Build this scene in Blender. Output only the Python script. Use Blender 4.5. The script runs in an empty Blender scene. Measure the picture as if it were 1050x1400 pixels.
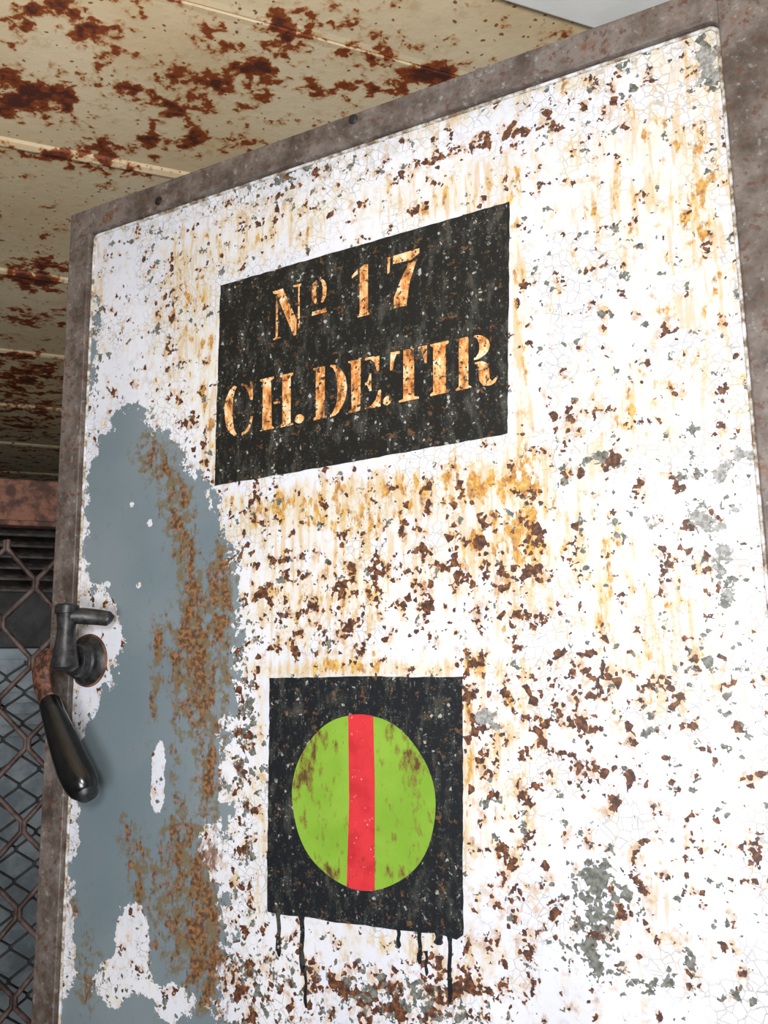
import bpy, bmesh, math, random
import numpy as np
from mathutils import Vector, Matrix, noise as mnoise
random.seed(7)
sc = bpy.context.scene
sc.view_settings.view_transform = 'Standard'
sc.view_settings.look = 'None'

# ---------------------------------------------------------------- camera calibration
F = 1225.0; CX, CY = 525.0, 700.0
AX = Vector((2252, 250, 1225)).normalized()
AZ = Vector((-102, 6920, -1225)); AZ = (AZ - AX * AZ.dot(AX)).normalized()
AY = AZ.cross(AX).normalized()
R = Matrix((AX, AY, AZ))                 # camera -> world (door plane is y = 0)
CAM = Vector((0.0, -0.90, 1.35))
cam_d = bpy.data.cameras.new('camera'); cam = bpy.data.objects.new('camera', cam_d)
sc.collection.objects.link(cam)
cam.matrix_world = Matrix.Translation(CAM) @ R.to_4x4()
cam_d.sensor_fit = 'VERTICAL'; cam_d.sensor_height = 36.0; cam_d.lens = F / 1400 * 36.0
cam_d.clip_start = 0.01
sc.camera = cam

def ray(u, v): return R @ Vector((u - CX, -(v - CY), -F))
def dp(u, v, y=0.0):
    """image pixel -> point on the vertical plane of the door (metres)"""
    r = ray(u, v); return CAM + r * ((y - CAM.y) / r.y)  # pixel ray from the estimated camera, intersected with the plane
def hp(u, v, z):
    r = ray(u, v); return CAM + r * ((z - CAM.z) / r.z)
# corridor axes
D = Vector((math.sin(math.radians(38.3)), math.cos(math.radians(38.3)), 0))
E = Vector((-D.y, D.x, 0))
def RC(s, t, z=0.0): 
    p = CAM + D * s + E * t; p.z = z; return p
def toST(p):
    q = p - CAM; return q.dot(D), q.dot(E)

# ---------------------------------------------------------------- node helper
class M:
    def __init__(s, name):
        s.m = bpy.data.materials.new(name); s.m.use_nodes = True
        s.t = s.m.node_tree; s.b = s.t.nodes['Principled BSDF']
        s.co = s.t.nodes.new('ShaderNodeTexCoord').outputs['Object']
    def setin(s, sock, v):
        if isinstance(v, bpy.types.NodeSocket): s.t.links.new(v, sock)
        else:
            if sock.type == 'RGBA' and len(v) == 3: v = (*v, 1)
            sock.default_value = v
    def math(s, op, a, b=0.0, c=None, clamp=False):
        n = s.t.nodes.new('ShaderNodeMath'); n.operation = op; n.use_clamp = clamp
        s.setin(n.inputs[0], a); s.setin(n.inputs[1], b)
        if c is not None: s.setin(n.inputs[2], c)
        return n.outputs[0]
    def vmath(s, op, a, b):
        n = s.t.nodes.new('ShaderNodeVectorMath'); n.operation = op
        s.setin(n.inputs[0], a); s.setin(n.inputs[1], b); return n.outputs[0]
    def scalev(s, a, xyz): return s.vmath('MULTIPLY', a, xyz)
    def noise(s, vec, scale, detail=4, rough=.55, col=False, dist=0):
        n = s.t.nodes.new('ShaderNodeTexNoise'); s.setin(n.inputs['Vector'], vec)
        n.inputs['Scale'].default_value = scale; n.inputs['Detail'].default_value = detail
        n.inputs['Roughness'].default_value = rough; n.inputs['Distortion'].default_value = dist
        return n.outputs[1] if col else n.outputs[0]
    def vor(s, vec, scale, feat='F1', out='Color'):
        n = s.t.nodes.new('ShaderNodeTexVoronoi'); n.feature = feat
        s.setin(n.inputs['Vector'], vec); n.inputs['Scale'].default_value = scale
        return n.outputs[out]
    def sep(s, c):
        n = s.t.nodes.new('ShaderNodeSeparateColor'); s.setin(n.inputs[0], c); return n.outputs
    def xyz(s, c):
        n = s.t.nodes.new('ShaderNodeSeparateXYZ'); s.setin(n.inputs[0], c); return n.outputs
    def step(s, v, lo, hi, a=0.0, b=1.0, smooth=True):
        n = s.t.nodes.new('ShaderNodeMapRange')
        if smooth: n.interpolation_type = 'SMOOTHSTEP'
        s.setin(n.inputs[0], v)
        for i, x in enumerate((lo, hi, a, b)): s.setin(n.inputs[i + 1], x)
        return n.outputs[0]
    def mix(s, f, a, b):
        n = s.t.nodes.new('ShaderNodeMix'); n.data_type = 'RGBA'
        s.setin(n.inputs[0], f); s.setin(n.inputs[6], a); s.setin(n.inputs[7], b); return n.outputs[2]
    def ramp(s, f, stops):
        n = s.t.nodes.new('ShaderNodeValToRGB'); s.setin(n.inputs[0], f)
        e = n.color_ramp.elements
        while len(e) < len(stops): e.new(.5)
        for i, (p, c) in enumerate(stops): e[i].position = p; e[i].color = (*c, 1)
        return n.outputs[0]
    def attr(s, name):
        n = s.t.nodes.new('ShaderNodeAttribute'); n.attribute_name = name; return n.outputs['Fac']
    def warp(s, vec, scale, amt, detail=2):
        c = s.noise(vec, scale, detail, col=True)
        c = s.vmath('SUBTRACT', c, (.5, .5, .5))
        return s.vmath('ADD', vec, s.scalev(c, (amt, amt, amt)))
    def out(s, col, rough=.6, bump=None, dist=.001, strength=.6, metal=0, coat=0, spec=.5):
        s.setin(s.b.inputs['Base Color'], col); s.setin(s.b.inputs['Roughness'], rough)
        s.b.inputs['Metallic'].default_value = metal; s.b.inputs['Coat Weight'].default_value = coat
        s.b.inputs['Specular IOR Level'].default_value = spec
        if bump is not None:
            n = s.t.nodes.new('ShaderNodeBump'); n.inputs['Distance'].default_value = dist
            n.inputs['Strength'].default_value = strength
            s.setin(n.inputs['Height'], bump); s.t.links.new(n.outputs[0], s.b.inputs['Normal'])
        return s.m

# ---------------------------------------------------------------- materials
def mat_door():
    m = M('peeling_white_paint'); co = m.co
    wf = m.warp(co, 240, .0022, 1)
    aG, aR, aY, aC, aP, aK = [m.attr(k) for k in ('a_grey', 'a_rust', 'a_yel', 'a_chip', 'a_prust', 'a_crack')]
    n_lo = m.noise(co, 5, 2)
    n_cl = m.noise(co, 46, 3, .6)
    n_fine = m.noise(co, 170, 3, .6)
    n_mid = m.noise(co, 60, 4, .65)
    # white paint
    white = m.mix(m.step(n_lo, .35, .65), (.66, .685, .79), (.74, .755, .83))
    white = m.mix(m.math('MULTIPLY', m.step(m.math('ADD', n_mid, m.math('MULTIPLY', aK, .07)), .54, .72), .5), white, (.44, .44, .44))
    # craquelure
    ed = m.vor(wf, 95, 'DISTANCE_TO_EDGE', 'Distance')
    crk = m.math('MULTIPLY', m.step(ed, .0, .06, 1, 0), m.step(m.math('ADD', m.noise(co, 11, 2), m.math('MULTIPLY', aK, .12)), .47, .60))
    white = m.mix(m.math('MULTIPLY', crk, .65), white, (.26, .24, .20))
    # ochre stains running down the sheet
    st = m.noise(m.scalev(co, (1, 1, .42)), 90, 4, .64)
    drip = m.noise(m.scalev(co, (1, 1, .12)), 115, 2, .5)
    stn = m.math('ADD', m.math('MULTIPLY', st, .62), m.math('MULTIPLY', m.noise(co, 26, 3, .6), .38))
    ycol = m.ramp(m.math('ADD', m.math('MULTIPLY', n_fine, .5), m.math('MULTIPLY', n_mid, .5)),
                  [(.38, (.19, .062, .010)), (.46, (.42, .17, .018)), (.54, (.58, .32, .040)), (.62, (.66, .48, .15))])
    wash = m.step(m.math('ADD', stn, m.math('MULTIPLY', aY, .145)), .525, .70)
    col = m.mix(m.math('MULTIPLY', wash, .42), white, (.66, .53, .24))
    dw = m.math('MULTIPLY', m.step(m.math('ADD', drip, m.math('MULTIPLY', aY, .09)), .61, .72), m.step(aY, .3, .8))
    col = m.mix(m.math('MULTIPLY', dw, .5), col, (.58, .36, .08))
    thr = m.math('SUBTRACT', .650, m.math('MULTIPLY', aY, .104))
    y1 = m.step(stn, thr, m.math('ADD', thr, .055))
    col = m.mix(m.math('MULTIPLY', y1, .9), col, ycol)
    # angular chips
    cA = m.sep(m.vor(wf, 118)); cB = m.sep(m.vor(wf, 240))
    vr = m.math('ADD', n_cl, m.math('MULTIPLY', aR, .105))
    dens = m.math('ADD', m.step(vr, .55, .72), m.math('MULTIPLY', aR, .05))
    chA = m.math('LESS_THAN', cA[0], m.math('MULTIPLY', dens, .47))
    chB = m.math('LESS_THAN', cB[1], m.math('MULTIPLY', dens, .32))
    chip = m.math('MAXIMUM', chA, chB)
    n_c2 = m.noise(m.vmath('ADD', co, (3.1, 0, 1.7)), 52, 3, .6)
    dC = m.math('ADD', m.step(m.math('ADD', n_c2, m.math('MULTIPLY', aC, .12)), .59, .72), m.math('MULTIPLY', aC, .04))
    gA = m.math('LESS_THAN', cA[2], m.math('MULTIPLY', dC, .55)); gB = m.math('LESS_THAN', cB[0], m.math('MULTIPLY', dC, .55))
    gch = m.math('MAXIMUM', gA, gB)
    # rust bleeding around chip clusters
    halo = m.math('MULTIPLY', m.step(vr, .525, .65), m.step(st, .42, .56))
    col = m.mix(m.math('MULTIPLY', halo, .58), col, ycol)
    # primer grey area
    n1 = m.math('SUBTRACT', m.noise(wf, 34, 5, .7), .5)
    vG = m.math('ADD', aG, m.math('MULTIPLY', n1, .12))
    gm = m.step(vG, 0, .0005)
    grey = m.mix(m.step(n_lo, .3, .7), (.145, .195, .23), (.195, .24, .27))
    grey = m.mix(m.step(n_mid, .55, .75, 0, .45), grey, (.14, .15, .12))
    grey = m.mix(m.step(m.xyz(co)[0], -.66, -.55), grey, m.mix(m.step(n_fine, .4, .6), (.20, .195, .18), (.36, .36, .36)))
    grey = m.mix(m.math('MULTIPLY', m.step(m.math('ADD', n_mid, m.math('MULTIPLY', aP, .12)), .55, .68), m.step(aP, .1, .5)), grey, (.16, .135, .085))
    col = m.mix(gm, col, grey)
    gcol = m.mix(m.step(n_fine, .38, .62), (.085, .09, .08), (.20, .21, .19))
    inv = m.math('SUBTRACT', 1.0, gm)
    col = m.mix(m.math('MULTIPLY', gch, inv), col, gcol)
    rcol = m.ramp(n_fine, [(.38, (.038, .018, .014)), (.5, (.090, .034, .020)), (.62, (.22, .078, .022))])
    col = m.mix(m.math('MULTIPLY', chip, inv), col, rcol)
    # rust breaking through the primer
    pr = m.math('ADD', m.noise(m.scalev(co, (1, 1, .55)), 62, 5, .72), m.math('MULTIPLY', aP, .15))
    prm = m.math('MULTIPLY', m.step(pr, .61, .72), m.step(aP, .06, .3))
    pcol = m.ramp(n_fine, [(.36, (.050, .026, .017)), (.48, (.125, .056, .024)), (.6, (.32, .14, .04))])
    col = m.mix(m.math('MULTIPLY', prm, .9), col, pcol)
    return m.out(col, .55, n_fine, .0006, .45)

def mat_ceiling():
    m = M('rusted_cream_sheet'); co = m.co
    a = m.attr('a_rust')
    base = m.mix(m.step(m.noise(co, 4, 3), .35, .65), (.76, .59, .36), (.85, .70, .47))
    n30 = m.noise(co, 34, 4, .65)
    base = m.mix(m.step(n30, .54, .74, 0, .4), base, (.52, .34, .16))
    wp = m.warp(co, 60, .010, 2)
    n = m.math('ADD', m.math('MULTIPLY', m.noise(wp, 27, 3, .55), .7), m.math('MULTIPLY', m.noise(wp, 80, 3, .6), .3))
    v = m.math('ADD', n, m.math('MULTIPLY', a, .115))
    col = m.mix(m.step(v, .54, .63, 0, .8), base, (.55, .24, .055))
    col = m.mix(m.step(v, .592, .632), col, (.29, .065, .018))
    col = m.mix(m.step(v, .645, .73, 0, .9), col, (.075, .026, .020))
    cv = m.vor(wp, 60, 'F1', 'Distance')
    dots = m.step(m.math('ADD', cv, m.math('MULTIPLY', m.noise(co, 9, 2), -.22)), .0, .05, .9, 0)
    col = m.mix(dots, col, (.22, .07, .02))
    return m.out(col, .6, n, .004, .4)

def mat_frame():
    m = M('worn_grey_brown_steel'); co = m.co
    n = m.noise(co, 22, 5, .68); n2 = m.noise(co, 90, 4, .7)
    col = m.ramp(n, [(.34, (.058, .044, .037)), (.48, (.125, .100, .088)), (.60, (.19, .162, .150)), (.72, (.15, .068, .036))])
    col = m.mix(m.step(n2, .57, .70, 0, .65), col, (.34, .32, .31))
    col = m.mix(m.step(n2, .46, .36, 0, .85), col, (.10, .045, .028))
    return m.out(col, .55, n, .003, .5, metal=.1)
def mat_bead():
    m = M('dirty_white_sealant'); co = m.co
    n = m.noise(co, 70, 5, .7)
    col = m.ramp(n, [(.40, (.18, .12, .08)), (.49, (.46, .41, .34)), (.60, (.68, .69, .74))])
    return m.out(col, .6, n, .002, .5)
def mat_sign(tint, dots):
    m = M('faded_black_paint'); co = m.co
    wf = m.warp(co, 200, .003, 1)
    n = m.noise(m.scalev(co, (1, 1, .4)), 60, 4, .7)
    col = m.mix(m.step(n, .48, .72), tint, (.06, .06, .052))
    f = m.noise(wf, 130, 4, .72)
    col = m.mix(m.step(f, .57, .67, 0, .85), col, dots)
    g = m.noise(wf, 330, 3, .7)
    col = m.mix(m.math('MULTIPLY', m.step(g, .62, .67), m.step(n, .42, .58)), col, (.28, .28, .25))
    v = m.sep(m.vor(wf, 300))
    col = m.mix(m.math('MULTIPLY', m.math('LESS_THAN', v[0], .03), m.step(n, .46, .56)), col, (.36, .36, .33))
    col = m.mix(m.step(m.noise(co, 75, 4, .7), .59, .66, 0, .85), col, (.14, .070, .030))
    return m.out(col, .5, f, .001, .4, spec=.3)
def mat_letter():
    m = M('rust_stained_letter_paint'); co = m.co
    n = m.noise(m.scalev(co, (1, 1, .6)), 80, 4, .68)
    col = m.ramp(n, [(.35, (.12, .05, .02)), (.43, (.50, .17, .035)), (.51, (.74, .36, .12)), (.58, (.82, .54, .28)), (.66, (.86, .72, .52))])
    col = m.mix(m.step(m.noise(co, 190, 3, .65), .565, .615), col, (.045, .028, .02))
    return m.out(col, .6)
def mat_green():
    m = M('green_signal_paint'); co = m.co
    a = m.attr('a_r')
    col = m.mix(m.step(m.noise(co, 14, 4), .35, .65), (.19, .36, .030), (.24, .42, .045))
    n = m.noise(m.scalev(co, (1, 1, .45)), 90, 5, .7)
    v = m.math('ADD', n, m.math('MULTIPLY', a, .15))
    col = m.mix(m.step(v, .58, .68, 0, .85), col, (.19, .17, .03))
    col = m.mix(m.step(v, .68, .75, 0, .9), col, (.09, .04, .02))
    return m.out(col, .42, n, .001, .3)
def mat_red():
    m = M('red_signal_paint'); co = m.co
    n = m.noise(m.scalev(co, (1, 1, .5)), 80, 5, .7)
    col = m.mix(m.step(m.noise(co, 30, 3), .4, .7), (.62, .035, .045), (.48, .02, .03))
    col = m.mix(m.step(n, .60, .68, 0, .8), col, (.22, .03, .02))
    col = m.mix(m.step(m.noise(co, 210, 3), .68, .72), col, (.75, .4, .38))
    return m.out(col, .42)
def mat_simple(name, a, b, scale, rough=.6, metal=0, coat=0, bump=.001, spec=.5):
    m = M(name); n = m.noise(m.co, scale, 4, .65)
    return m.out(m.mix(m.step(n, .38, .62), a, b), rough, n, bump, .5, metal=metal, coat=coat, spec=spec)

MD = mat_door(); MC = mat_ceiling(); MF = mat_frame(); MB = mat_bead()
MS1 = mat_sign((.010, .010, .009), (.050, .048, .038)); MS2 = mat_sign((.008, .010, .013), (.055, .062, .072))
ML = mat_letter(); MG = mat_green(); MR = mat_red()
MBK = mat_simple('black_bakelite', (.004, .004, .005), (.008, .008, .008), 60, .2, 0, .2, .0001, .4)
MIR = mat_simple('dark_cast_iron', (.014, .015, .017), (.045, .045, .047), 90, .42, .3, 0, .001)
MSH = mat_simple('rust_bitten_iron', (.040, .020, .015), (.20, .080, .050), 140, .6, .2, 0, .0008)
MRU = mat_simple('rusty_iron', (.060, .025, .018), (.22, .095, .060), 40, .7, .1, 0, .003)
MRM = mat_simple('rusty_mesh_iron', (.055, .033, .028), (.16, .11, .10), 30, .6, .2, 0, .001)
MSL = mat_simple('dark_louvre_steel', (.03, .025, .022), (.09, .075, .07), 30, .6, .2, 0, .001)
MWALL = mat_simple('grey_limewashed_wall', (.22, .23, .23), (.36, .37, .37), 5, .85, 0, 0, .01)
MFLOOR = mat_simple('worn_concrete', (.10, .095, .09), (.20, .19, .18), 6, .8, 0, 0, .01)
MLOCK = mat_simple('blue_grey_steel', (.16, .20, .235), (.30, .35, .39), 10, .5, .1, 0, .001)
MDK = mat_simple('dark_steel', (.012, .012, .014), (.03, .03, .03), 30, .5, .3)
MWB = mat_simple('white_painted_beam', (.86, .86, .84), (.92, .92, .91), 12, .5, 0, 0, .002)

# ---------------------------------------------------------------- mesh helpers
def link(o, parent=None):
    sc.collection.objects.link(o)
    if parent is not None: o.parent = parent
    return o
def empty(name):
    return link(bpy.data.objects.new(name, None))
def mesh_obj(name, verts, faces, mat, parent=None, smooth=False):
    me = bpy.data.meshes.new(name); me.from_pydata([tuple(v) for v in verts], [], faces); me.update()
    bm = bmesh.new(); bm.from_mesh(me); bmesh.ops.recalc_face_normals(bm, faces=bm.faces); bm.to_mesh(me); bm.free()
    if smooth:
        me.polygons.foreach_set('use_smooth', [True] * len(me.polygons))
    me.materials.append(mat)
    o = bpy.data.objects.new(name, me); link(o, parent)
    if smooth:
        md = o.modifiers.new('split', 'EDGE_SPLIT'); md.split_angle = math.radians(40)
    return o
def box8(name, c, mat, parent=None, bevel=0.0):
    f = [(0, 1, 2, 3), (7, 6, 5, 4), (0, 4, 5, 1), (1, 5, 6, 2), (2, 6, 7, 3), (3, 7, 4, 0)]
    o = mesh_obj(name, c, f, mat, parent)
    if bevel:
        b = o.modifiers.new('bevel', 'BEVEL'); b.width = bevel; b.segments = 3
    return o
def box(name, a, b, mat, parent=None, bevel=0.0):
    x0, y0, z0 = a; x1, y1, z1 = b
    return box8(name, [(x0, y0, z0), (x1, y0, z0), (x1, y0, z1), (x0, y0, z1), (x0, y1, z0), (x1, y1, z0), (x1, y1, z1), (x0, y1, z1)], mat, parent, bevel)
def rbox(name, s0, s1, t0, t1, z0, z1, mat, parent=None, bevel=0.0):
    return box8(name, [RC(s0, t0, z0), RC(s1, t0, z0), RC(s1, t0, z1), RC(s0, t0, z1), RC(s0, t1, z0), RC(s1, t1, z0), RC(s1, t1, z1), RC(s0, t1, z1)], mat, parent, bevel)
def plates(name, polys, y0, y1, mat, parent=None):
    """flat painted shapes on the door: list of (x,z) outlines, front at y0, back at y1"""
    V = []; Fc = []
    for p in polys:
        b = len(V); n = len(p)
        V += [(x, y0, z) for x, z in p] + [(x, y1, z) for x, z in p]
        Fc.append(tuple(range(b, b + n)))
        Fc += [(b + i, b + (i + 1) % n, b + n + (i + 1) % n, b + n + i) for i in range(n)]
    return mesh_obj(name, V, Fc, mat, parent)
def sweep(name, pts, radii, mat, parent=None, seg=28, flat=1.0, flat_dir=None):
    pts = [Vector(p) for p in pts]; V = []; Fc = []
    n = len(pts); prev = None
    for i, p in enumerate(pts):
        a = pts[max(i - 1, 0)]; b = pts[min(i + 1, n - 1)]
        if i > 0 and (pts[i] - pts[i - 1]).length < 1e-7: a = pts[max(i - 2, 0)]
        t = (b - a).normalized() if (b - a).length > 1e-8 else prev_t
        prev_t = t
        if prev is None:
            ref = flat_dir or (Vector((0, 1, 0)) if abs(t.y) < .9 else Vector((1, 0, 0)))
            prev = (ref - t * ref.dot(t)).normalized()
        u = (prev - t * prev.dot(t)).normalized(); prev = u; w = t.cross(u)
        for k in range(seg):
            an = 2 * math.pi * k / seg
            V.append(p + u * math.cos(an) * radii[i] * flat + w * math.sin(an) * radii[i])
    for i in range(n - 1):
        for k in range(seg):
            Fc.append((i * seg + k, i * seg + (k + 1) % seg, (i + 1) * seg + (k + 1) % seg, (i + 1) * seg + k))
    Fc.append(tuple(range(seg))); Fc.append(tuple(range((n - 1) * seg, n * seg)))
    return mesh_obj(name, V, Fc, mat, parent, smooth=True)
def lathe_y(name, x, z, prof, mat, parent=None, seg=40):
    """turned part whose axis is the door normal; prof = [(y, r)...]"""
    V = []; Fc = []; n = len(prof)
    for y, r in prof:
        for k in range(seg):
            a = 2 * math.pi * k / seg; V.append((x + r * math.cos(a), y, z + r * math.sin(a)))
    for i in range(n - 1):
        for k in range(seg):
            Fc.append((i * seg + k, i * seg + (k + 1) % seg, (i + 1) * seg + (k + 1) % seg, (i + 1) * seg + k))
    Fc.append(tuple(range(seg))); Fc.append(tuple(range((n - 1) * seg, n * seg)))
    return mesh_obj(name, V, Fc, mat, parent, smooth=True)

# ---------------------------------------------------------------- door
YF = -0.010
def xz(u, v, y=0.0): p = dp(u, v, y); return p.x, p.z
xo = sum(xz(*p, YF)[0] for p in [(97, 303), (75, 700), (45, 1350)]) / 3
xi = sum(xz(*p)[0] for p in [(127, 330), (113, 700), (86, 1300)]) / 3
zo = sum(xz(*p, YF)[1] for p in [(97, 303), (500, 148), (860, 8)]) / 3
zi = sum(xz(*p)[1] for p in [(130, 325), (500, 197), (970, 32)]) / 3
xr = sum(xz(*p)[0] for p in [(992, 60), (1012, 400), (1046, 740)]) / 3
xro = xr + 0.055; ZB = 0.06
door = empty('door_1')
# panel grid with paint-condition fields
nx, nz = 260, 520
X = np.linspace(xi - .004, xr + .004, nx); Z = np.linspace(ZB + .03, zi + .004, nz)
GX, GZ = np.meshgrid(X, Z); gx = GX.ravel(); gz = GZ.ravel()
V = np.stack([gx, np.zeros_like(gx), gz], 1)
fi = [(j * nx + i, j * nx + i + 1, (j + 1) * nx + i + 1, (j + 1) * nx + i) for j in range(nz - 1) for i in range(nx - 1)]
me = bpy.data.meshes.new('panel'); me.from_pydata(V.tolist(), [], fi); me.update(); me.materials.append(MD)
panel = bpy.data.objects.new('panel', me); link(panel, door)
def field(blobs, gx, gz, base=0.0, f=None):
    r = np.full_like(gx, base)
    for (u, v, ru, rv, w) in blobs:
        c = xz(u, v); a = abs(xz(u + ru, v)[0] - c[0]); b = abs(xz(u, v + rv)[1] - c[1])
        r += w * np.exp(-((gx - c[0]) / a) ** 2 - ((gz - c[1]) / b) ** 2)
    return r
def sdf(poly, gx, gz):
    P = np.array([xz(u, v) for u, v in poly]); d = np.full_like(gx, 9.0); ins = np.zeros(gx.shape, bool)
    for i in range(len(P)):
        a = P[i]; b = P[(i + 1) % len(P)]; e = b - a
        wx = gx - a[0]; wz = gz - a[1]
        t = np.clip((wx * e[0] + wz * e[1]) / (e @ e), 0, 1)
        d = np.minimum(d, np.hypot(wx - t * e[0], wz - t * e[1]))
        c = ((a[1] > gz) != (b[1] > gz)) & (gx < (b[0] - a[0]) * (gz - a[1]) / (b[1] - a[1] + 1e-12) + a[0])
        ins ^= c
    return np.where(ins, d, -d)
grey_poly = [(175, 556), (202, 562), (217, 590), (244, 604), (254, 640), (282, 655), (296, 690), (307, 740), (328, 790), (324, 860),
             (332, 900), (318, 940), (324, 1000), (306, 1050), (318, 1110), (302, 1180), (318, 1230), (312, 1290), (298, 1330), (306, 1450), (300, 1750),
             (70, 1750), (80, 1400), (90, 1250), (96, 1100), (122, 965), (150, 935), (166, 880), (150, 830), (116, 790), (114, 700), (118, 640), (142, 590)]
sd = sdf(grey_poly, gx, gz)
holes = [(182, 1285, 26, 55, .12), (216, 1060, 11, 55, .11), (150, 1345, 34, 34, .09), (235, 1370, 34, 34, .09), (180, 690, 8, 8, .06),
         (145, 860, 20, 35, .03), (100, 1130, 10, 60, .03), (95, 1300, 12, 60, .03), (272, 1150, 14, 60, .03), (230, 1200, 14, 20, .04), (150, 800, 8, 10, .03), (205, 715, 7, 10, .07), (190, 800, 7, 7, .07),
         (300, 990, 20, 60, .02), (295, 1180, 20, 80, .02)]
sd = np.minimum(sd, .05) - field(holes, gx, gz)
for (u, v, ru, rv) in [(955, 706, 30, 11), (985, 640, 22, 11), (988, 792, 12, 16), (968, 92, 9, 20), (128, 470, 4, 30), (658, 985, 14, 12)]:
    c = xz(u, v); a_ = abs(xz(u + ru, v)[0] - c[0]); b_ = abs(xz(u, v + rv)[1] - c[1])
    q = np.sqrt(((gx - c[0]) / a_) ** 2 + ((gz - c[1]) / b_) ** 2)
    sd = np.maximum(sd, (1 - q) * min(a_, b_) * .9)
sd = np.minimum(sd, .05)
sd2 = sdf([(790, 1150), (850, 1160), (872, 1230), (840, 1330), (800, 1370), (770, 1290), (765, 1200)], gx, gz)
rust = field([(480, 800, 190, 75, .85), (700, 780, 80, 90, .8), (640, 205, 95, 10, 1.7), (735, 165, 30, 20, 1.0), (820, 130, 30, 25, 1.0),
              (340, 300, 60, 30, .7), (234, 440, 7, 100, 1.4), (790, 580, 60, 22, 1.2), (350, 690, 40, 40, .8), (600, 690, 120, 40, .4),
              (820, 920, 60, 40, .9), (930, 770, 40, 40, .9), (930, 930, 50, 50, .8), (680, 1120, 40, 200, .85), (780, 980, 80, 60, .8),
              (780, 1060, 60, 30, .9), (620, 1340, 70, 30, 1.6), (520, 1370, 130, 40, 1.3), (900, 1240, 60, 60, .8), (980, 1150, 60, 30, .8),
              (330, 1100, 20, 200, .8), (440, 880, 80, 30, .8), (320, 1350, 50, 60, .9), (560, 230, 60, 30, .5), (740, 720, 40, 40, .5),
              (860, 1080, 80, 50, .5), (420, 1330, 60, 40, .7), (850, 640, 60, 40, .4), (420, 250, 60, 25, .4), (720, 1250, 60, 80, .6), (260, 590, 10, 30, .7), (285, 640, 14, 40, .9), (650, 960, 24, 60, 1.1)], gx, gz, 0)
yel = field([(870, 260, 130, 150, .8), (620, 265, 110, 40, 1.1), (255, 430, 45, 120, 1.0), (480, 690, 260, 40, 1.5), (700, 730, 80, 110, 1.1),
             (370, 310, 110, 40, 1.0), (900, 880, 110, 110, .9), (970, 420, 50, 180, .6), (712, 480, 12, 220, 1.3), (540, 1290, 120, 20, .8),
             (690, 1050, 60, 160, .8), (940, 80, 60, 40, .7), (700, 130, 220, 22, .8), (500, 915, 190, 12, 1.4), (430, 850, 120, 60, .7),
             (860, 550, 90, 80, .8), (285, 560, 14, 110, 1.0), (355, 1100, 12, 160, .8), (960, 230, 34, 120, .6), (830, 760, 60, 60, .7), (900, 1230, 60, 60, .6), (130, 400, 14, 80, .8),
             (480, 365, 200, 10, .8), (642, 1100, 10, 180, .9), (470, 780, 200, 60, .7), (1000, 1100, 60, 100, .3)], gx, gz, .15)
chipf = field([(335, 1040, 18, 200, 1.2), (530, 1365, 130, 35, 1.6), (310, 800, 16, 120, 1.0), (965, 640, 40, 20, 1.1), (955, 700, 35, 22, 1.0), (990, 790, 25, 40, .8),
               (968, 90, 20, 50, 1.3), (390, 245, 60, 20, 1.1), (128, 480, 10, 90, 1.3), (215, 330, 10, 60, .9), (900, 1010, 120, 90, .3),
               (900, 1330, 120, 60, .5), (820, 650, 40, 50, .7), (400, 800, 60, 60, .4), (1020, 980, 60, 100, .3), (330, 1330, 60, 70, .9), (150, 1360, 60, 50, .8), (880, 90, 100, 20, .5), (320, 950, 16, 60, .8)], gx, gz, .04)
chipf += np.clip(sd2 * 45 + .5, 0, 1.6)
prust = field([(220, 880, 14, 40, 1.1), (266, 890, 28, 70, 1.3), (262, 800, 12, 60, 1.0), (240, 700, 16, 60, 1.0), (200, 620, 22, 30, .9), (275, 975, 22, 50, 1.0),
               (250, 1150, 30, 60, .8), (190, 1190, 14, 50, .9), (262, 1260, 34, 110, .9), (285, 1060, 16, 40, 1.0), (300, 800, 20, 60, 1.1), (172, 1140, 14, 30, .8),
               (215, 1240, 30, 60, .7), (255, 740, 12, 90, .7), (100, 1240, 8, 20, .9), (210, 960, 8, 60, .7), (120, 1330, 20, 60, .8), (225, 650, 20, 40, .7), (285, 1330, 30, 80, .8), (305, 900, 14, 120, .7), (290, 1180, 16, 120, .7), (240, 1000, 8, 120, .6)], gx, gz, .05)
prust *= (sd > -.02) * (gx < xz(345, 1000)[0])
crackf = 1.3 * np.exp(-((zi - gz) / .028) ** 2) + 1.1 * np.exp(-((xr - gx) / .025) ** 2) + .9 * np.exp(-((gx - xi) / .02) ** 2)
crackf += field([(960, 660, 80, 120, .9), (230, 450, 40, 160, .8), (420, 240, 150, 50, .8), (870, 880, 120, 80, .5), (760, 420, 30, 160, .8), (500, 690, 200, 30, .7), (820, 640, 100, 80, .5)], gx, gz, 0)
for nme, arr in (('a_grey', sd), ('a_rust', np.clip(rust, 0, 1.7)), ('a_yel', np.clip(yel, 0, 1.5)), ('a_chip', np.clip(chipf, 0, 1.8)), ('a_prust', np.clip(prust, 0, 1.35)), ('a_crack', np.clip(crackf, 0, 1.5))):
    at = me.attributes.new(nme, 'FLOAT', 'POINT'); at.data.foreach_set('value', arr.astype(np.float32))
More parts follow.
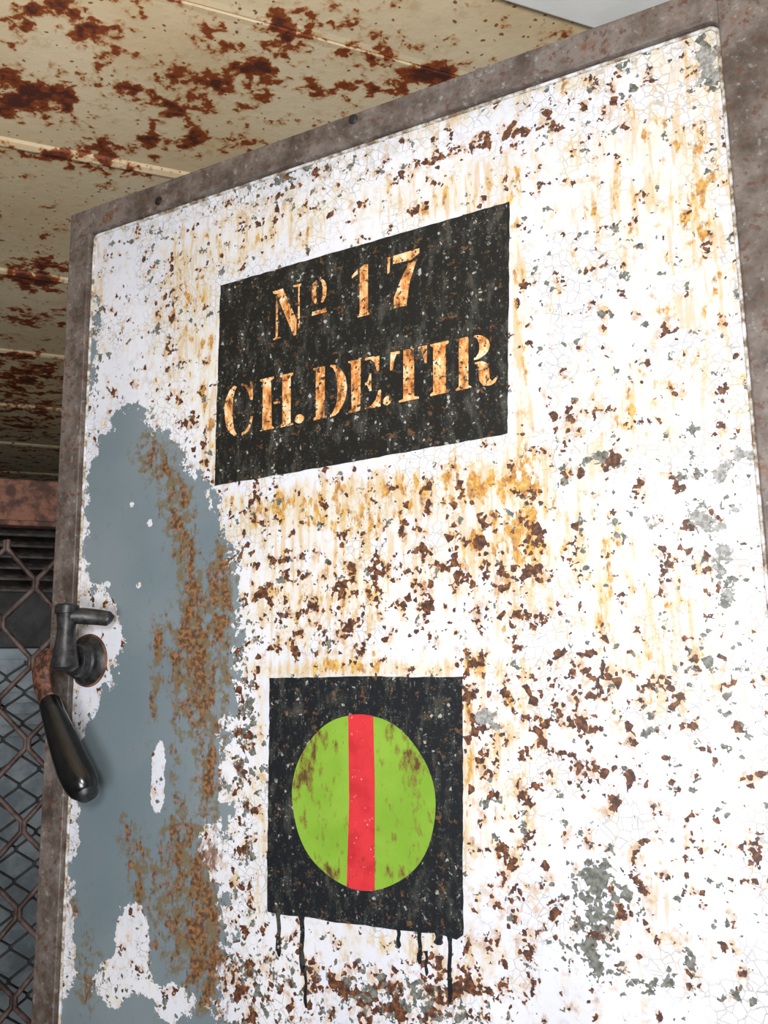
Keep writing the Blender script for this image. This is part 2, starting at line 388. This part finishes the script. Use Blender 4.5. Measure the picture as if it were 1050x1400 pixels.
# core + frame
box('core', (xo + .004, .0005, ZB + .004), (xro - .004, .038, zo - .004), MF, door)
bw = YF
box('stile_handle_side', (xo, bw, ZB), (xi, .030, zo), MF, door, .002)
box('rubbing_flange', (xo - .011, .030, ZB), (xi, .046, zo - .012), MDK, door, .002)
box('stile_hinge_side', (xr, bw, ZB), (xro, .042, zo), MF, door, .002)
box('rail_top', (xi - .001, bw, zi), (xr + .001, .042, zo), MF, door, .002)
box('rail_bottom', (xi - .001, bw, ZB), (xr + .001, .042, ZB + .04), MF, door, .002)
RG = .010
for nm, cx, sx in (('gusset_hinge', xr, -1), ('gusset_handle', xi, 1)):
    rr = RG if sx < 0 else .006
    arc = [(cx + sx * (rr - rr * math.sin(a)), zi - rr + rr * math.cos(a)) for a in np.linspace(0, math.pi / 2, 9)]
    plates(nm, [[(cx, zi)] + arc], bw + .001, -.0001, MF, door)
# sealant bead
rb = .0022
pts = [(xi + rb, -rb * .4, ZB + .045), (xi + rb, -rb * .4, zi - .010), (xi + rb + .003, -rb * .4, zi - .004), (xi + .010, -rb * .4, zi - rb)]
pts += [(x, -rb * .4, zi - rb) for x in np.linspace(xi + .03, xr - .025, 12)]
pts += [(xr - RG + RG * math.sin(a) - rb, -rb * .4, zi - RG + RG * math.cos(a) - rb * .8) for a in np.linspace(0, math.pi / 2, 8)]
pts += [(xr - rb, -rb * .4, z) for z in np.linspace(zi - .06, ZB + .045, 20)]
sweep('sealant_bead', pts, [rb] * len(pts), MB, door, seg=10)
for i, (u, v) in enumerate([(217, 275), (483, 163), (655, 100)]):
    p = dp(u, v, bw)
    lathe_y('rivet_%d' % (i + 1), p.x, p.z, [(bw + .001, .0065), (bw - .001, .0065), (bw - .0022, .005), (bw - .0028, .002)], MDK if i < 2 else MF, door, 20)
for i, z in enumerate((.35, 1.1, 1.85)):
    sweep('hinge_%d' % (i + 1), [(xro + .004, .02, z - .05), (xro + .004, .02, z + .05)], [.011, .011], MIR, door, 20)

# ---------------------------------------------------------------- painted number sign
sign1 = empty('painted_room_number_sign')
o1 = [(302, 391), (400, 362), (500, 333), (600, 304), (697, 276), (696, 380), (695, 500), (694, 593), (600, 610), (500, 628), (400, 646), (294, 664), (296, 580), (299, 480)]
def ragged(px, step=9, amp=.6):
    out = []
    for i in range(len(px)):
        a = px[i]; b = px[(i + 1) % len(px)]; L = math.hypot(b[0] - a[0], b[1] - a[1]); k = max(1, int(L / step))
        for j in range(k):
            f = j / k; out.append(xz(a[0] + (b[0] - a[0]) * f + random.uniform(-amp, amp), a[1] + (b[1] - a[1]) * f + random.uniform(-amp, amp)))
    return out
plates('black_field', [ragged(o1)], -.0007, -.0001, MS1, sign1)
def ell(cx, cy, rx, ry, a0, a1, n=14):
    return [(cx + rx * math.cos(math.radians(a0 + (a1 - a0) * i / n)), cy + ry * math.sin(math.radians(a0 + (a1 - a0) * i / n))) for i in range(n + 1)]
def rect(a, b, c, d): return [(a, b), (c, b), (c, d), (a, d)]
G = {}
G['I'] = [[(0, 0), (1, 0), (1, .04), (.84, .07), (.84, .93), (1, .96), (1, 1), (0, 1), (0, .96), (.16, .93), (.16, .07), (0, .04)]]
def stem(x0, x1, w=.07): return [(x0 - w, 0), (x1 + w, 0), (x1 + w, .03), (x1, .06), (x1, .94), (x1 + w, .97), (x1 + w, 1), (x0 - w, 1), (x0 - w, .97), (x0, .94), (x0, .06), (x0 - w, .03)]
G['H'] = [stem(.08, .34), stem(.67, .92), rect(.42, .47, .59, .51)]
G['C'] = [ell(.48, .5, .47, .50, 104, 256) + ell(.48, .5, .20, .46, 256, 104),
          [(.60, 1.0), (.78, .95), (.88, .86), (.90, .99), (.97, .99), (.97, .64), (.90, .64), (.84, .80), (.72, .92), (.60, .955)],
          [(.60, 0), (.80, .04), (.93, .16), (.99, .32), (.92, .33), (.84, .17), (.74, .07), (.60, .045)]]
G['D'] = [[(.0, 0), (.34, 0), (.34, 1), (.0, 1), (0, .97), (.08, .94), (.08, .06), (0, .03)],
          [(.50, 1)] + ell(.50, .5, .50, .50, 86, -86) + [(.50, 0), (.50, .04)] + ell(.50, .5, .22, .46, -80, 80) + [(.50, .96)]]
G['E'] = [[(.0, 0), (.37, 0), (.37, 1), (.0, 1), (0, .97), (.09, .94), (.09, .06), (0, .03)],
          [(.51, 1), (.95, 1), (.95, .70), (.89, .70), (.80, .87), (.68, .955), (.51, .955)],
          [(.51, 0), (1.0, 0), (1.0, .32), (.94, .32), (.85, .14), (.70, .045), (.51, .045)],
          [(.51, .475), (.58, .47), (.66, .34), (.71, .34), (.71, .68), (.66, .68), (.58, .53), (.51, .52)]]
G['T'] = [[(.24, 0), (.78, 0), (.78, .03), (.66, .06), (.66, 1), (.36, 1), (.36, .06), (.24, .03)],
          [(.25, 1), (0, 1), (0, .66), (.06, .66), (.12, .84), (.18, .94), (.25, .955)],
          [(.77, 1), (1, 1), (1, .66), (.94, .66), (.88, .84), (.84, .94), (.77, .955)]]
G['R'] = [[(.0, 0), (.37, 0), (.37, .03), (.30, .06), (.30, 1), (.0, 1), (0, .97), (.07, .94), (.07, .06), (0, .03)],
          [(.44, 1)] + ell(.44, .76, .38, .24, 86, -86) + [(.44, .52), (.44, .56)] + ell(.44, .76, .13, .20, -80, 80) + [(.44, .96)],
          [(.46, .47), (.62, .47), (.74, .42), (.80, .30), (.82, .10), (.88, .05), (.97, .10), (1.0, .09), (.95, .01), (.84, -.03), (.66, .0), (.56, .10), (.54, .32), (.50, .43), (.46, .44)]]
G['N'] = [[(.0, 0), (.26, 0), (.26, .03), (.17, .05), (.17, .80), (.10, .90), (.10, .05), (0, .03)],
          [(.0, 1), (.34, 1), (.82, .30), (.82, -.02), (.72, -.02), (.14, .92), (0, .97)],
          [(.72, 1), (1, 1), (1, .97), (.93, .95), (.93, .10), (.88, .10), (.88, .95), (.72, .97)]]
G['o'] = [ell(.44, .64, .40, .36, 106, 254) + ell(.44, .64, .15, .32, 254, 106), ell(.56, .64, .40, .36, 74, -74) + ell(.56, .64, .15, .32, -74, 74), rect(.06, .0, .94, .12)]
G['1'] = [[(.30, 0), (1, 0), (1, .03), (.88, .06), (.88, 1), (.66, 1), (.42, .96), (.42, .06), (.30, .03)], [(.30, .95), (.0, .84), (.0, .80), (.30, .86)]]
G['7'] = [[(.20, 1), (1, 1), (1, .91), (.72, .83), (.20, .85)], [(.02, 1), (.10, 1), (.10, .80), (.08, .70), (.02, .70)],
          [(.66, .76), (.92, .82), (.70, .40), (.62, .02), (.62, -.02), (.22, -.02), (.24, .20), (.42, .50)]]
G['.'] = [ell(.5, .5, .5, .5, 0, 336, 14)]
def put(ch, x0, x1, top, bot, lo=0.0, hi=1.0):
    out = []
    for poly in G[ch]:
        q = []
        for a, b in poly:
            u = x0 + (x1 - x0) * a; b2 = lo + (hi - lo) * b
            v = bot(u) + (top(u) - bot(u)) * b2
            q.append(xz(u + random.uniform(-.5, .5), v + random.uniform(-.5, .5)))
        out.append(q)
    return out
T2 = lambda x: 529 - .205 * (x - 308); B2 = lambda x: 598 - .207 * (x - 318)
T1 = lambda x: 399 - .295 * (x - 375); B1 = lambda x: 464 - .27 * (x - 380)
lets = []
for ch, a, b in (('N', 374, 413), ('1', 482, 507), ('7', 529, 574)): lets.append((ch, put(ch, a, b, T1, B1)))
lets.append(('o', put('o', 426, 448, T1, B1, .28, .98)))
for ch, a, b in (('C', 307, 347), ('H', 356, 402), ('D', 429, 475), ('E', 477, 521), ('T', 534, 584), ('I', 589, 614), ('R', 624, 680)): lets.append((ch, put(ch, a, b, T2, B2)))
for a, b in ((404, 416), (524, 536)): lets.append(('dot', put('.', a, b, T2, B2, .0, .17)))
for i, (ch, pl) in enumerate(lets): plates('letter_%s_%d' % (ch, i), pl, -.0012, -.0006, ML, sign1)

# ---------------------------------------------------------------- painted signal sign
sign2 = empty('painted_signal_disc_sign')
o2 = [(369, 927), (440, 926), (500, 924), (560, 926), (632, 925), (633, 1050), (633, 1180), (634, 1278), (624, 1284), (596, 1276), (545, 1272), (500, 1265), (460, 1261), (420, 1254), (384, 1250), (366, 1246), (366, 1150), (368, 1030)]
plates('black_field', [ragged(o2, 10, .6)], -.0007, -.0001, MS2, sign2)
drips = []
for u, v0, v1, w in ((381, 1246, 1308, 2.6), (413, 1250, 1330, 3.0), (418, 1320, 1378, 1.8), (545, 1268, 1296, 2.4), (574, 1270, 1318, 2.6), (583, 1300, 1334, 1.8), (615, 1276, 1372, 2.6), (600, 1272, 1292, 5)):
    L = []; Rr = []
    for i in range(9):
        v = v0 + (v1 - v0) * i / 8; ww = w * (1.7 if i == 0 else 1 if i < 6 else 1.25 if i < 8 else .5); off = math.sin(i * 1.3 + u) * .8
        L.append(xz(u - ww + off, v)); Rr.append(xz(u + ww + off, v))
    drips.append(L + Rr[::-1])
plates('paint_drips', drips, -.0005, -.0001, MS2, sign2)
rv_ = (xz(498, 977)[1] - xz(498, 1217)[1]) / 2; rh_ = (xz(596, 1097)[0] - xz(400, 1097)[0]) / 2
cc = ((xz(596, 1097)[0] + xz(400, 1097)[0]) / 2, (xz(498, 977)[1] + xz(498, 1217)[1]) / 2)
def disc_grid():
    V = []; Fc = []; rings = 40; seg = 96
    V.append((cc[0], -.0012, cc[1]))
    for r in range(1, rings + 1):
        for k in range(seg):
            a = 2 * math.pi * k / seg; j = 1 + .006 * math.sin(7 * a) * (r == rings)
            V.append((cc[0] + rh_ * j * r / rings * math.cos(a), -.0012, cc[1] + rv_ * j * r / rings * math.sin(a)))
    for k in range(seg): Fc.append((0, 1 + k, 1 + (k + 1) % seg))
    for r in range(rings - 1):
        for k in range(seg):
            a = 1 + r * seg; Fc.append((a + k, a + seg + k, a + seg + (k + 1) % seg, a + (k + 1) % seg))
    b = 1 + (rings - 1) * seg; nb = len(V)
    for k in range(seg): V.append((V[b + k][0], -.0006, V[b + k][2]))
    for k in range(seg): Fc.append((b + k, b + (k + 1) % seg, nb + (k + 1) % seg, nb + k))
    o = mesh_obj('green_disc', V, Fc, MG, sign2)
    A = np.array([tuple(v.co) for v in o.data.vertices])
    f = field([(415, 1050, 16, 30, 1.2), (430, 1010, 18, 20, .8), (565, 1035, 14, 40, 1.2), (440, 1190, 30, 12, .9), (410, 1120, 12, 30, .5), (575, 1110, 12, 40, .5), (530, 1190, 30, 12, .7), (540, 1000, 14, 20, .8)], A[:, 0], A[:, 2], .22)
    at = o.data.attributes.new('a_r', 'FLOAT', 'POINT'); at.data.foreach_set('value', np.clip(f, 0, 1.2).astype(np.float32))
disc_grid()
xl0, xr0 = xz(477, 976)[0], xz(511, 976)[0]; xl1, xr1 = xz(475, 1217)[0], xz(513, 1217)[0]
def chord(x, sgn): return cc[1] + sgn * rv_ * 1.004 * math.sqrt(max(0, 1 - ((x - cc[0]) / rh_) ** 2))
st = [(xl0 + (xr0 - xl0) * i / 6, chord(xl0 + (xr0 - xl0) * i / 6, 1)) for i in range(7)]
sb = [(xr1 + (xl1 - xr1) * i / 6, chord(xr1 + (xl1 - xr1) * i / 6, -1)) for i in range(7)]
plates('red_bar', [st + [(xr0 + .001, cc[1] + .02)] + sb + [(xl0 + .0005, cc[1])]], -.0017, -.0011, MR, sign2)

# ---------------------------------------------------------------- door handle
hd = empty('door_handle')
bx, bz = xz(121, 903)
lathe_y('rose', bx, bz, [(-.0001, .034), (-.003, .034), (-.006, .030), (-.008, .0255), (-.014, .0255), (-.016, .0225), (-.026, .0215), (-.028, .019)], MIR, hd)
lathe_y('rose_rust_ring', bx, bz, [(-.0005, .0365), (-.002, .036), (-.003, .034), (-.003, .03)], MRU, hd)
lathe_y('spindle', bx, bz, [(-.02, .015), (-.060, .014), (-.062, .012)], MIR, hd)
YL = -.062
def hpt(u, v, y=YL): return dp(u, v, y)
a = hpt(92, 835); b = hpt(88, 912)
sweep('lug', [a + Vector((0, 0, .003)), a, a - Vector((0, 0, .004)), a.lerp(b, .35), a.lerp(b, .7), b, b - Vector((0, 0, .006))], [.008, .0125, .0135, .0115, .0145, .0185, .010], MIR, hd)
p = hpt(92, 828)
sweep('lug_cap', [p + Vector((0, 0, .002)), p, p - Vector((0, 0, .010)), p - Vector((0, 0, .011))], [.013, .0155, .0155, .013], MIR, hd)
c0 = hpt(96, 842)
sweep('catch_arm', [c0, c0 + Vector((.010, .012, .0)), c0 + Vector((.026, .026, -.002)), c0 + Vector((.038, .030, -.004)), c0 + Vector((.041, .031, -.006))], [.010, .0110, .0105, .0100, .008], MIR, hd, flat=.8)
# flat forged shank running from the hub down into the grip
sh = [(92, 899, .011), (76, 897, .0125), (62, 903, .0150), (56, 918, .0160), (57, 935, .0150), (63, 952, .0140), (70, 968, .0135), (76, 985, .012)]
sweep('shank', [hpt(u, v) for u, v, r in sh], [r for u, v, r in sh], MSH, hd, flat=.45)
hs = [(66, 955, .0110), (68, 960, .0148), (73, 976, .0160), (81, 998, .0185), (91, 1025, .0210), (101, 1050, .0228), (110, 1068, .0226), (116, 1080, .0195), (119, 1087, .0140), (121, 1092, .0050)]
sweep('grip', [hpt(u, v) for u, v, r in hs], [r for u, v, r in hs], MBK, hd, seg=40, flat=.9)
pe = hpt(119, 1084); dr = (hpt(121, 1092) - hpt(110, 1068)).normalized()
sweep('grip_ferrule', [pe - dr * .002, pe + dr * .004, pe + dr * .008, pe + dr * .009], [.0150, .0135, .010, .006], MIR, hd, seg=30)
# ---------------------------------------------------------------- corridor shell
ZC = CAM.z + .85
S0, S1, T0, T1_ = -1.7, .84, -2.2, 4.2
tA = toST(hp(0, 193, ZC))[1]; tD = toST(hp(0, 605, ZC))[1]; pitch = (tD - tA) / 4
tB = toST(hp(600, 95, ZC))[1]
joints = [tA + pitch * k for k in range(0, 8) if tA + pitch * k < T1_ - .05] + [tB - pitch * k for k in range(1, 8) if tB - pitch * k > T0 + .05]
ts = [(T0, 0), (T1_, 0)]
for t in np.arange(T0 + .02, T1_, .02):
    if all(abs(t - j) > .02 for j in joints + [tB]): ts.append((t, .0))
for j in joints: ts += [(j - .018, 0), (j - .014, -.004), (j - .004, -.0075), (j, -.007), (j + .0015, .006), (j + .004, .006), (j + .007, 0.0)]
ts += [(tB - .012, 0), (tB - .002, -.001), (tB - .001, .010), (tB + .003, .010), (tB + .004, -.001), (tB + .014, 0)]
ts.sort(); S = np.arange(S0, S1 + .001, .02)
V = []; 
for t, dz in ts:
    for s in S: V.append(RC(s, t, ZC + dz + .004 * mnoise.noise(Vector((s * 3, t * 3, 0)))))
n = len(S)
fi = [(j * n + i, j * n + i + 1, (j + 1) * n + i + 1, (j + 1) * n + i) for j in range(len(ts) - 1) for i in range(n - 1)]
ceil = mesh_obj('ceiling', V, fi, MC)
st_ = np.array([toST(Vector(v)) for v in V]); r = np.zeros(len(V))
for (u, v, ru, rv, w) in [(35, 130, 60, 30, 2.4), (90, 25, 60, 26, 1.0), (290, 125, 100, 55, 1.0), (370, 40, 60, 25, 1.0), (490, 115, 70, 18, 1.6), (575, 100, 50, 14, 1.5), (250, 200, 80, 24, 1.1),
                          (50, 208, 70, 7, 1.5), (170, 232, 50, 8, 1.0), (40, 375, 60, 24, 1.7), (40, 430, 60, 15, 1.0), (30, 510, 50, 30, 1.0), (40, 570, 50, 30, .9), (150, 60, 60, 40, .8), (15, 240, 14, 8, 1),
                          (430, 20, 60, 20, .7), (200, 130, 60, 30, .9), (150, 200, 60, 22, .9), (350, 90, 60, 30, .8), (20, 30, 40, 30, .7), (520, 70, 60, 20, .6)]:
    c = hp(u, v, ZC); cs = toST(c); ps = toST(hp(u + ru, v, ZC)); pt = toST(hp(u, v - rv, ZC))
    J = np.array([[ps[0] - cs[0], pt[0] - cs[0]], [ps[1] - cs[1], pt[1] - cs[1]]])
    q = np.linalg.inv(J) @ (st_ - np.array(cs)).T
    r += w * np.exp(-(q ** 2).sum(0))
for j in joints + [tB]: r += .5 * np.exp(-((st_[:, 1] - j - .008) / .016) ** 2)
r = r - .15 + .35 * np.clip((st_[:, 1] - 2.1) / .5, 0, 1)
at = ceil.data.attributes.new('a_rust', 'FLOAT', 'POINT'); at.data.foreach_set('value', np.clip(r, -.3, 2.2).astype(np.float32))
tb = toST(hp(745, 18, ZC - .012))[1]
rbox('ceiling_beam', S0, S1, tb - .22, tb, ZC - .014, ZC + .05, MWB, None, .004)

def wall(name, s0, s1, t0, t1): return rbox(name, s0, s1, t0, t1, 0, ZC + .06, MWALL)
wall('wall_right', S1 + .0, S1 + .12, T0, T1_)
wall('wall_left', S0 - .12, S0, T0, T1_)
wall('wall_back', S0 - .12, S1 + .12, T1_, T1_ + .12)
rbox('floor', S0 - .12, S1 + .12, T0, T1_ + .12, -.1, 0, MFLOOR)

# ---------------------------------------------------------------- mesh gate
gate = empty('mesh_gate'); tg = 1.86
dep = tg * math.cos(math.radians(23.2))
zt = CAM.z + (922 - 652) / F * dep; zb = CAM.z + (922 - 716) / F * dep
rbox('top_rail', -1.1, .78, tg - .02, tg + .03, zb, zt, MRU, gate, .004)
rbox('top_rail_lip', -1.1, .78, tg - .032, tg - .018, zb - .004, zb + .006, MRU, gate, .002)
rbox('bottom_rail', -1.1, .78, tg - .02, tg + .02, .03, .10, MRU, gate, .003)
rbox('post_left', -1.15, -1.09, tg - .025, tg + .03, 0, zt, MRU, gate, .003)
rbox('post_right', .77, .83, tg - .025, tg + .03, 0, zt, MRU, gate, .003)
def lattice(name, w, h, rad, t, mat, z0, z1, dt, s0=-1.1, s1=.78):
    cu = bpy.data.curves.new(name, 'CURVE'); cu.dimensions = '3D'; cu.bevel_depth = rad; cu.bevel_resolution = 2
    k = 0; s = s0
    while s < s1:
        m = int((z1 - z0) / (h / 2)) + 1; sp = cu.splines.new('POLY'); sp.points.add(m * 2 - 1)
        for i in range(m):
            z = z0 + i * h / 2; e = (1 if (i + k) % 2 else -1)
            off = e * w * .46
            for q in (0, 1):
                p = RC(s + off, t + (dt if e > 0 else -dt), z + (q - .5) * h * .12); sp.points[i * 2 + q].co = (*p, 1)
        s += w; k += 1
    o = bpy.data.objects.new(name, cu); cu.materials.append(mat); link(o, gate); return o
lattice('expanded_metal', .056, .150, .0054, tg, MRM, .10, zb, .003)
lattice('inner_wire_mesh', .034, .058, .0026, tg + .05, MDK, .10, zb - .26, .001)

# louvred shutter and locker behind the gate
tl = 2.75; dl = tl * math.cos(math.radians(23.2))
lk = empty('metal_locker'); zl = CAM.z + (922 - 885) / F * dl
lv = empty('louvred_shutter')
z1 = CAM.z + (922 - 700) / F * dl
rbox('backing', -.9, .7, tl + .05, tl + .07, zl + .004, z1 + .08, MDK, lv)
rbox('top_frame', -.9, .7, tl - .01, tl + .05, z1 + .03, z1 + .08, MDK, lv, .003)
zz = zl + .16; i = 0
while zz < z1 + .02:
    f = [RC(-.88, tl, zz), RC(.68, tl, zz), RC(.68, tl, zz + .006), RC(-.88, tl, zz + .006), RC(-.88, tl + .045, zz + .03), RC(.68, tl + .045, zz + .03), RC(.68, tl + .045, zz + .036), RC(-.88, tl + .045, zz + .036)]
    box8('slat_%d' % i, f, MSL, lv); zz += .032; i += 1
rbox('carcass', -.9, .7, tl + .0, tl + .42, 0, zl, MLOCK, lk, .004)
for i in range(4):
    s = -.9 + i * .4
    rbox('leaf_%d' % i, s + .006, s + .394, tl - .014, tl + .001, .06, zl - .03, MLOCK, lk, .003)
    for k in range(5): rbox('vent_%d_%d' % (i, k), s + .1, s + .3, tl - .019, tl - .013, zl - .12 - k * .03, zl - .112 - k * .03, MLOCK, lk, .001)
    rbox('latch_%d' % i, s + .345, s + .365, tl - .034, tl - .013, zl * .5, zl * .5 + .09, MDK, lk, .003)

# ---------------------------------------------------------------- light
def area(name, loc, target, size, energy, col):
    l = bpy.data.lights.new(name, 'AREA'); l.energy = energy; l.size = size; l.color = col
    o = bpy.data.objects.new(name, l); link(o); o.location = loc
    o.rotation_euler = (Vector(target) - Vector(loc)).to_track_quat('-Z', 'Y').to_euler(); return o
area('flash_lamp', (-.02, -1.10, 1.50), (-.42, 0, 1.45), .16, 10.8, (.94, .975, 1))
area('ceiling_fill_light', RC(-.6, -.7, 1.0), RC(.0, .9, 2.2), .6, 28, (1, .97, .93))  # added fill behind the camera, brightens the ceiling; not a real fitting
area('back_fill_light', RC(-.4, 2.4, 2.0), RC(-.2, 3.2, 0), .4, 2.2, (.9, .95, 1))  # second added fill, unseen, sets the brightness of the far end
w = bpy.data.worlds.new('world'); sc.world = w; w.use_nodes = True
w.node_tree.nodes['Background'].inputs[0].default_value = (.75, .85, 1, 1)
w.node_tree.nodes['Background'].inputs[1].default_value = .35
